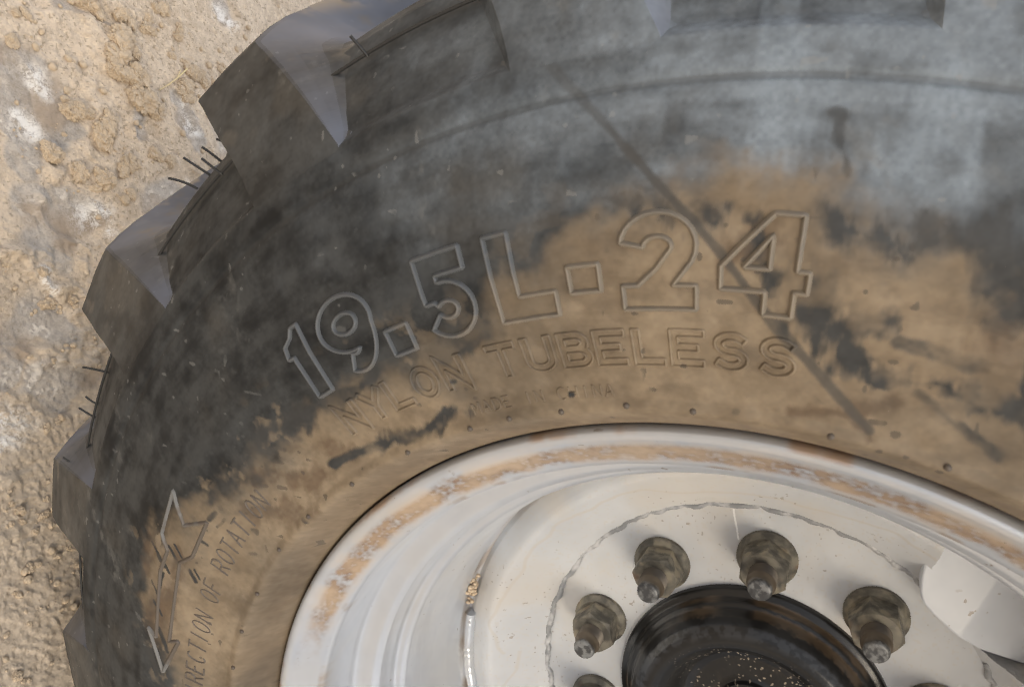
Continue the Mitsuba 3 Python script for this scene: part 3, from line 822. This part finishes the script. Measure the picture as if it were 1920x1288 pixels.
# x, y on the ground, half length
CLODS = [(-.7528, .2886, .0145), (-.7435, .3327, .0126), (-.7404, .3644, .0091), (-.7103, .3112, .0162), (-.7021, .323, .0114), (-.6885, .2967, .0086), (-.7337, .4097, .0095), (-.6801, .3104, .0125), (-.6982, .4085, .0082),
         (-.6795, .4223, .0111), (-.6634, .3226, .0127), (-.6461, .3304, .0167), (-.6625, .3891, .0135), (-.6507, .3997, .0082), (-.6457, .2286, .0081), (-.6371, .2354, .0117), (-.657, .2292, .0052), (-.6157, .2685, .0146),
         (-.6064, .2584, .0085), (-.5945, .1912, .0113), (-.6145, .2151, .004), (-.5945, .3166, .009), (-.5798, .3312, .0065), (-.5761, .3397, .0079), (-.5681, .222, .0094), (-.5646, .2457, .0108), (-.5751, .2797, .0112),
         (-.5744, .2921, .0088), (-.5539, .2373, .0084), (-.539, .2674, .0087), (-.6784, .4301, .0098), (-.6707, .4459, .0071), (-.7344, .2009, .0077), (-.7089, .1815, .0087), (-.7611, .3941, .0093), (-.7097, .3928, .0067),
         (-.6938, .4684, .0072), (-.4759, .1362, .0071), (-.4407, .1422, .0084), (-.4344, .1522, .0051), (-.4361, .1682, .0069), (-.435, .1227, .0038), (-.396, .1424, .0045), (-.3927, .1032, .0049), (-.3848, .1225, .0044),
         (-.3231, .0974, .006), (-.3234, .1123, .005), (-.4872, .1104, .0043), (-.2757, .0405, .0047), (-.2649, .0396, .0047), (-.2556, .0435, .0058), (-.2451, .0305, .0041), (-.2384, .0654, .0065), (-.2294, .0705, .0049),
         (-.2278, .0529, .0048), (-.2396, .0447, .0053), (-.2526, .0724, .0038), (-.2219, .0876, .0039), (-.2072, .0845, .005), (-.1914, .0655, .0049), (-.1913, .0822, .0056), (-.1753, .0812, .0039), (-.1951, .0411, .0064),
         (-.1777, .09, .0039), (-.1801, .0172, .0052), (-.1601, .0214, .0037), (-.1465, .0196, .0042), (-.1475, -.0038, .0036), (-.1434, .0525, .0044), (-.1069, -.004, .0072), (-.0967, -.0021, .0047)]


def at_ground(x, y):
    return float(ground_height(np.array([[x]]), np.array([[y]]))[0, 0])


for i, (x, y, s) in enumerate(CLODS):
    m = clod_mesh(s * (1.25 if s < .009 else 1.5), 11 + i, 2 + (s > .006) + 2 * (s > .009))
    m.vertices += [x, y, at_ground(x, y) - s * .06]
    big = "large" if s > .0115 else "middling" if s > .0065 else "small"
    where = ("near the top edge of the picture" if x < -.70 else "on the sand left of the highest lug" if x < -.60 else "left of the bunch of rubber hairs" if x < -.53 else
             "left of the second lug" if x < -.37 else "just above the white salt patch" if x < -.30 else "beside the third lug" if x < -.20 else "left of the tyre near the bottom edge")
    add("soil_clod", m, "m_clod", True, label=f"{big} crumbly tan soil clod on the ground {where}", category="soil", group=f"{big} soil clods {where}", wheel=False)

rng = np.random.default_rng(9)
shapes = [clod_mesh(1.0, 200 + i, 1) for i in range(6)]
small = [trimesh.creation.icosphere(1, 1.0) for i in range(8)]
for i, m in enumerate(small):
    n = meshkit.fbm(m.vertices * 1.6 + i * 5, 3, 2) - .5
    m.vertices = m.vertices * (1 + 1.1 * n)[:, None] * [1, .85, .7]
n_c = 5200
cx, cy = rng.uniform(-.92, .06, n_c), rng.uniform(-.08, .86, n_c)
cs = .0007 + .0042 * rng.random(n_c) ** 5
dens = meshkit.fbm(np.stack([cx * 13, cy * 13, 0 * cx], -1), 3, 13)
hard = np_masks(cx, cy)
keep = (dens > .38 + .22 * rng.random(n_c)) & (rng.random(n_c) > hard * .75)
cx, cy, cs = cx[keep], cy[keep], cs[keep]
cz = ground_height(cx[None], cy[None])[0]
bits = []
for x, y, z, s in zip(cx, cy, cz, cs):
    m = small[rng.integers(8)]
    a = rng.uniform(0, 6.28)
    R = np.array([[math.cos(a), -math.sin(a), 0], [math.sin(a), math.cos(a), 0], [0, 0, 1]])
    bits.append(mesh_of(m.vertices @ R.T * s + [x, y, z + s * .35], m.faces))
add("soil_crumbs", cat(bits), "m_clod", True, label="fine soil crumbs scattered over the ground", category="soil", kind="stuff", wheel=False)

# a dry straw on the sand, soil caught in the joint between disc and barrel
sx = np.linspace(0, 1, 9)
line = np.stack([-.6616 - .0278 * sx + .002 * np.sin(sx * 3), .3515 + .053 * sx, np.array([at_ground(-.6616 - .0278 * q, .3515 + .053 * q) for q in sx]).max() + .0022 + 0 * sx], 1)
straw = cat([tube(line, np.linspace(.0007, .0012, 9), 6), tube(line[5:7] + [[0, 0, 0], [-.006, .001, .001]], .0006, 5)])
add("dry_straw", straw, "m_straw", True, label="thin pale straw stalk lying across the sandy ground", category="straw", wheel=False)
heap = []
for i in range(34):
    t = 161 + 7.5 * rng.beta(2.2, 2.6) - 1
    s = rng.uniform(.0012, .0032)
    m = small[i % 8]
    heap.append(mesh_of(m.vertices * s + polar(np.array([.2562 + rng.uniform(-.002, .0016)]), t, -.1640 + rng.uniform(-.012, .004))[0], m.faces))
add("soil_in_rim", cat(heap), "m_clod", True, label="little heap of brown soil caught between wheel disc and rim barrel", category="soil")
